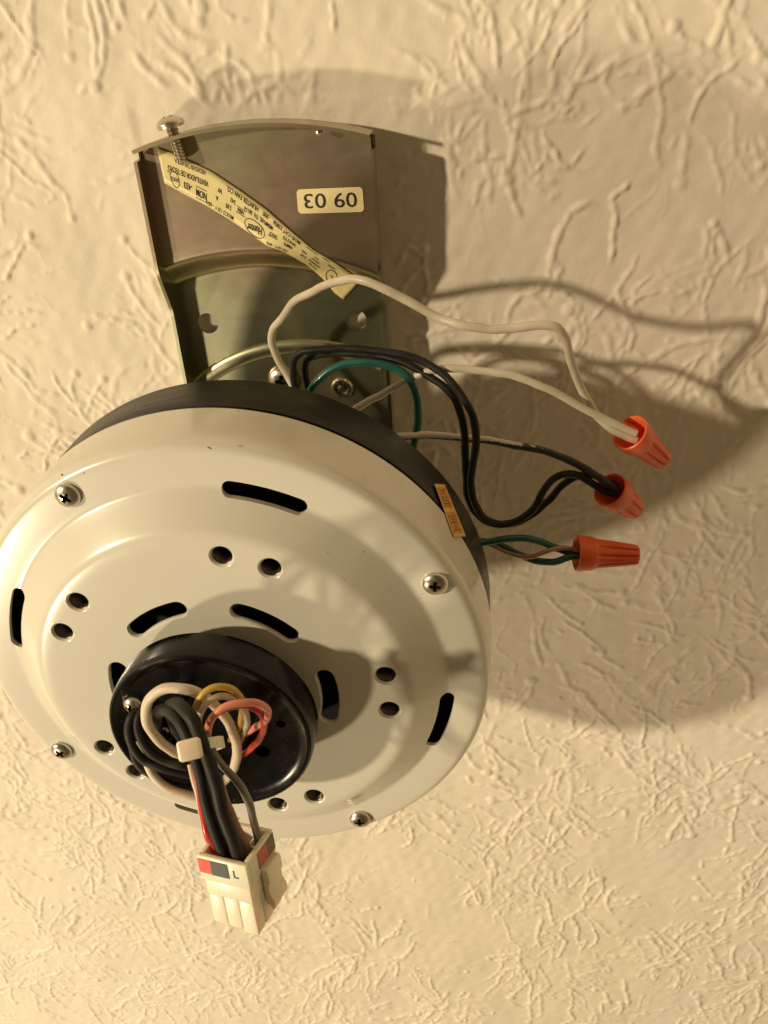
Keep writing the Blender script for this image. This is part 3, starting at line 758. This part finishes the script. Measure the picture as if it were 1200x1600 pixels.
for i, (lb, pts) in enumerate([
    ('outermost thin black wire looping round the left of the coil', [(225, 1105, .30), (208, 1116, .36), (201, 1140, .40), (207, 1165, .43), (225, 1188, .45), (252, 1200, .47), (285, 1208, .45), (312, 1206, .34), (318, 1180, .2)]),
    ('inner thin black wire looping round the left of the coil', [(232, 1100, .30), (217, 1120, .37), (217, 1146, .41), (232, 1172, .44), (258, 1190, .46), (290, 1197, .46), (316, 1195, .35), (322, 1175, .2)]),
    ('black wire low on the hub under the white sag', [(206, 1160, .35), (214, 1190, .40), (236, 1210, .42), (262, 1225, .42), (290, 1232, .40), (318, 1225, .30), (322, 1190, .2)])]):
    hw('black_wire', lb, pts, .025, M['wblack'], 'black wires curled on the hub', wob=.04)
# the pair that runs through the tie into the plug
TIE = (310, 1168)
hw('black_wire', 'left thick black wire running through the tie into the plug',
   [(262, 1170, .20), (248, 1150, .34), (244, 1126, .46), (252, 1110, .56), (268, 1112, .66), (284, 1132, .74), (298, 1160, .80), (310, 1195, .85), (319, 1235, .90), (329, 1275, .94), (342, 1312, .97), plug_pt(.155, .062, .03), plug_pt(.155, .062, .12)], .0335, M['wblack'], 'thick black wires to the plug', wob=.03)
hw('black_wire', 'right thick black wire running through the tie into the plug',
   [(300, 1180, .20), (282, 1150, .34), (268, 1120, .48), (266, 1102, .58), (282, 1102, .68), (299, 1122, .77), (314, 1156, .83), (328, 1192, .88), (338, 1228, .93), (349, 1270, .97), (362, 1306, 1.0), plug_pt(.075, .062, .03), plug_pt(.075, .062, .12)], .0335, M['wblack'], 'thick black wires to the plug', wob=.03)
hw('yellow_wire', 'mustard yellow wire looping highest beside the white coil',
   [(322, 1190, .60), (312, 1168, .66), (305, 1138, .68), (305, 1108, .66), (316, 1086, .64), (336, 1074, .61), (358, 1075, .58), (374, 1087, .54), (379, 1108, .50), (376, 1130, .44), (366, 1150, .34), (350, 1160, .2)], .0185, M['wyellow'])
hw('grey_wire', 'pale grey wire looping just inside the yellow one',
   [(330, 1190, .62), (318, 1165, .67), (311, 1140, .69), (313, 1115, .68), (325, 1097, .65), (344, 1088, .61), (362, 1091, .57), (378, 1103, .52), (386, 1123, .47), (381, 1146, .40), (368, 1165, .3), (352, 1170, .18)], .0175, M['wwhite'])
hw('pink_wire', 'salmon pink wire looping out to the right of the coil',
   [(338, 1195, .66), (326, 1168, .70), (324, 1142, .72), (333, 1120, .72), (352, 1105, .70), (378, 1098, .67), (402, 1098, .63), (417, 1108, .59), (418, 1121, .55), (405, 1133, .48), (388, 1143, .38), (368, 1155, .22)], .0195, M['wpink'])
hw('red_wire', 'glossy red wire bending under the salmon pink one',
   [(334, 1195, .58), (322, 1168, .64), (322, 1140, .66), (334, 1118, .66), (356, 1106, .63), (384, 1103, .58), (405, 1112, .55), (413, 1128, .52), (409, 1148, .48), (396, 1166, .42), (380, 1178, .32), (362, 1178, .18)], .0185, M['wred'])
hw('pink_wire', 'dusty pink wire between the black pair and the grey wire entering the plug',
   [(322, 1150, .74), (326, 1172, .80), (336, 1205, .82), (348, 1240, .84), (360, 1270, .87), (372, 1298, .90), plug_pt(.085, .145, .03), plug_pt(.085, .145, .12)], .0235, M['wbrown'], wob=.04)
hw('white_wire', 'thin white wire tucked against the right black wire above the plug',
   [(320, 1160, .70), (332, 1200, .78), (343, 1235, .83), (353, 1265, .87), (364, 1298, .91), plug_pt(.115, .115, .03), plug_pt(.115, .115, .12)], .015, M['wwhite'])
hw('grey_wire', 'dark grey wire bowing right from the tie into the plug',
   [(318, 1145, .70), (327, 1165, .78), (338, 1185, .82), (356, 1205, .84), (374, 1225, .85), (387, 1250, .85), (396, 1280, .86), plug_pt(.045, .20, .03), plug_pt(.045, .20, .12)], .0205, M['wgray'], wob=.03)
hw('red_wire', 'bright red wire behind the black pair at the plug\'s left corner',
   [(305, 1180, .66), (308, 1205, .72), (312, 1240, .76), (318, 1275, .82), (325, 1305, .88), plug_pt(.225, .07, .03), plug_pt(.225, .07, .12)], .0205, M['wred'])
hw('pink_wire', 'pale wire end showing beside the bright red wire',
   [(296, 1195, .62), (304, 1225, .70), (310, 1245, .74), (315, 1275, .78), (318, 1290, .80)], .014, M['wcream'])

# cable tie
ct = thing('cable_tie', 'milky white cable tie cinching the wires over the hub', 'cable tie', at(310, 1168, .86))
c0 = np.array(at(300, 1171, .93)); ex_ = np.array(at(345, 1160, .86)) - np.array(at(280, 1176, .93)); ex_ /= np.linalg.norm(ex_)
along_w = np.array(at(322, 1205, .93)) - np.array(at(300, 1160, .84)); along_w /= np.linalg.norm(along_w)
ez_ = np.cross(ex_, along_w); ez_ /= np.linalg.norm(ez_); ey_ = np.cross(ez_, ex_)
if ez_[2] < 0: ez_ = -ez_
V, Fc = boxg(-.060, .052, -.048, .048, -.035, .035)
o = mk('lock_head', place(V, np.array(at(298, 1171, .93)), (ex_, ey_, ez_)), Fc, M['nylon'], ct, sm=False); bevel(o, .016, 3); bake(o); smooth(o.data, 40)
V, Fc = boxg(-.024, .020, -.026, .026, .030, .038)
o = mk('lock_window', place(V, np.array(at(292, 1173, .93)), (ex_, ey_, ez_)), Fc, M['nylon'], ct, sm=False); bevel(o, .004, 2); bake(o)
# strap loop round the bundle
ctr = np.array(at(320, 1166, .78)); V = []; Fc = []; n = 48
for k in range(n):
    t = 2 * pi * k / n
    for rr_, w in ((0, -.026), (0, .026), (.012, .026), (.012, -.026)):
        V.append(tuple(ctr + ex_ * (.085 + rr_) * cos(t) + ez_ * (.105 + rr_) * sin(t) + ey_ * w))
for k in range(n):
    k2 = (k + 1) % n
    for q in range(4): q2 = (q + 1) % 4; Fc.append((k * 4 + q, k * 4 + q2, k2 * 4 + q2, k2 * 4 + q))
mk('strap', V, Fc, M['nylon'], ct, ang=50)

# ------------------------------------------------------------------ nylon plug
pl = thing('plug_connector', 'milky nylon plug with red and black marked corner hanging from the wires', 'plug', tuple(B0_))
fr = (E1, E2, E3)
def pb(x0, x1, y0, y1, z0, z1): return boxg(x0, x1, y0, y1, z0, z1)
t_ = .022
# open collar at the wire end
V, Fc = join(pb(-.006, w1 + .006, -.006, t_, -.006, .15), pb(-.006, w1 + .006, w2 - t_, w2 + .006, -.006, .15),
             pb(-.006, t_, t_, w2 - t_, -.006, .15), pb(w1 - t_, w1 + .006, t_, w2 - t_, -.006, .15))
o = mk('plug_collar', place(V, B0_, fr), Fc, M['nylon'], pl, sm=False); bevel(o, .006, 2); bake(o); smooth(o.data, 30)
# body with tapering wire cells
V, Fc = join(pb(.004, w1 - .004, .004, w2 - .004, .151, .25))
parts = [(V, Fc)]
nc = 3; cw = (w1 - .016) / nc
for i in range(nc):
    for j in range(nc):
        x0 = .004 + i * (w1 - .008) / nc + .0022; x1 = x0 + (w1 - .008) / nc - .0044; y0 = .004 + j * (w2 - .008) / nc + .0022; y1 = y0 + (w2 - .008) / nc - .0044
        parts.append(pb(x0, x1, y0, y1, .2505, LL + (.012 if i == 0 else -.006 * ((i + 2 * j) % 3))))
V, Fc = join(*parts)
o = mk('plug_body', place(V, B0_, fr), Fc, M['nylon'], pl, sm=False); bevel(o, .006, 2); bake(o); smooth(o.data, 30)
# inner cell walls seen through the open end
iw = join(*[pb(w1 * k / 3 - .005, w1 * k / 3 + .005, t_, w2 - t_, .045, .15) for k in (1, 2)], *[pb(t_, w1 - t_, w2 * k / 3 - .005, w2 * k / 3 + .005, .047, .149) for k in (1, 2)])
mk('cell_walls', place(iw[0], B0_, fr), iw[1], M['nylon'], pl, sm=False)
# latch on the right face
def prism(prof, x0, x1):
    n = len(prof); V = [(x, p[0], p[1]) for x in (x0, x1) for p in prof]
    return V, [tuple(range(n)), tuple(range(n, 2 * n))] + [(i, (i + 1) % n, n + (i + 1) % n, n + i) for i in range(n)]
# latch arm: profile in (x outward of face, z), extruded across the face
lp = [(-.002, .13), (-.034, .12), (-.043, .14), (-.046, .20), (-.034, .225), (-.034, .28), (-.052, .31), (-.054, .35), (-.036, .385), (-.022, .355), (-.002, .345)]
n = len(lp); V = [(p[0], y, p[1]) for y in (w2 * .42, w2 * .95) for p in lp]
Fc = [tuple(range(n)), tuple(range(n, 2 * n))] + [(i, (i + 1) % n, n + (i + 1) % n, n + i) for i in range(n)]
o = mk('latch', place(V, B0_, fr), Fc, M['nylon'], pl, sm=False); bevel(o, .006, 2); bake(o); smooth(o.data, 30)
# coloured position marks on the faces at the open end
def mark(name, x0, x1, z0, z1, face, matl):
    if face == 'front': V, Fc = pb(x0, x1, -.0095, -.0062, z0, z1)
    else: V, Fc = pb(-.0095, -.0062, x0, x1, z0, z1)
    mk(name, place(V, B0_, fr), Fc, matl, pl, sm=False)
mark('red_mark', .205, .279, .012, .098, 'front', M['sred']); mark('black_mark', .105, .204, .012, .100, 'front', M['sblack'])
mark('corner_mark', .070, .075, .040, .085, 'front', M['sblack']); mark('corner_mark', .048, .070, .080, .085, 'front', M['sblack'])
mark('faded_red_mark', .10, .19, .012, .11, 'side', M['sorange']); mark('brown_mark', .191, .262, .012, .11, 'side', M['sbrown'])
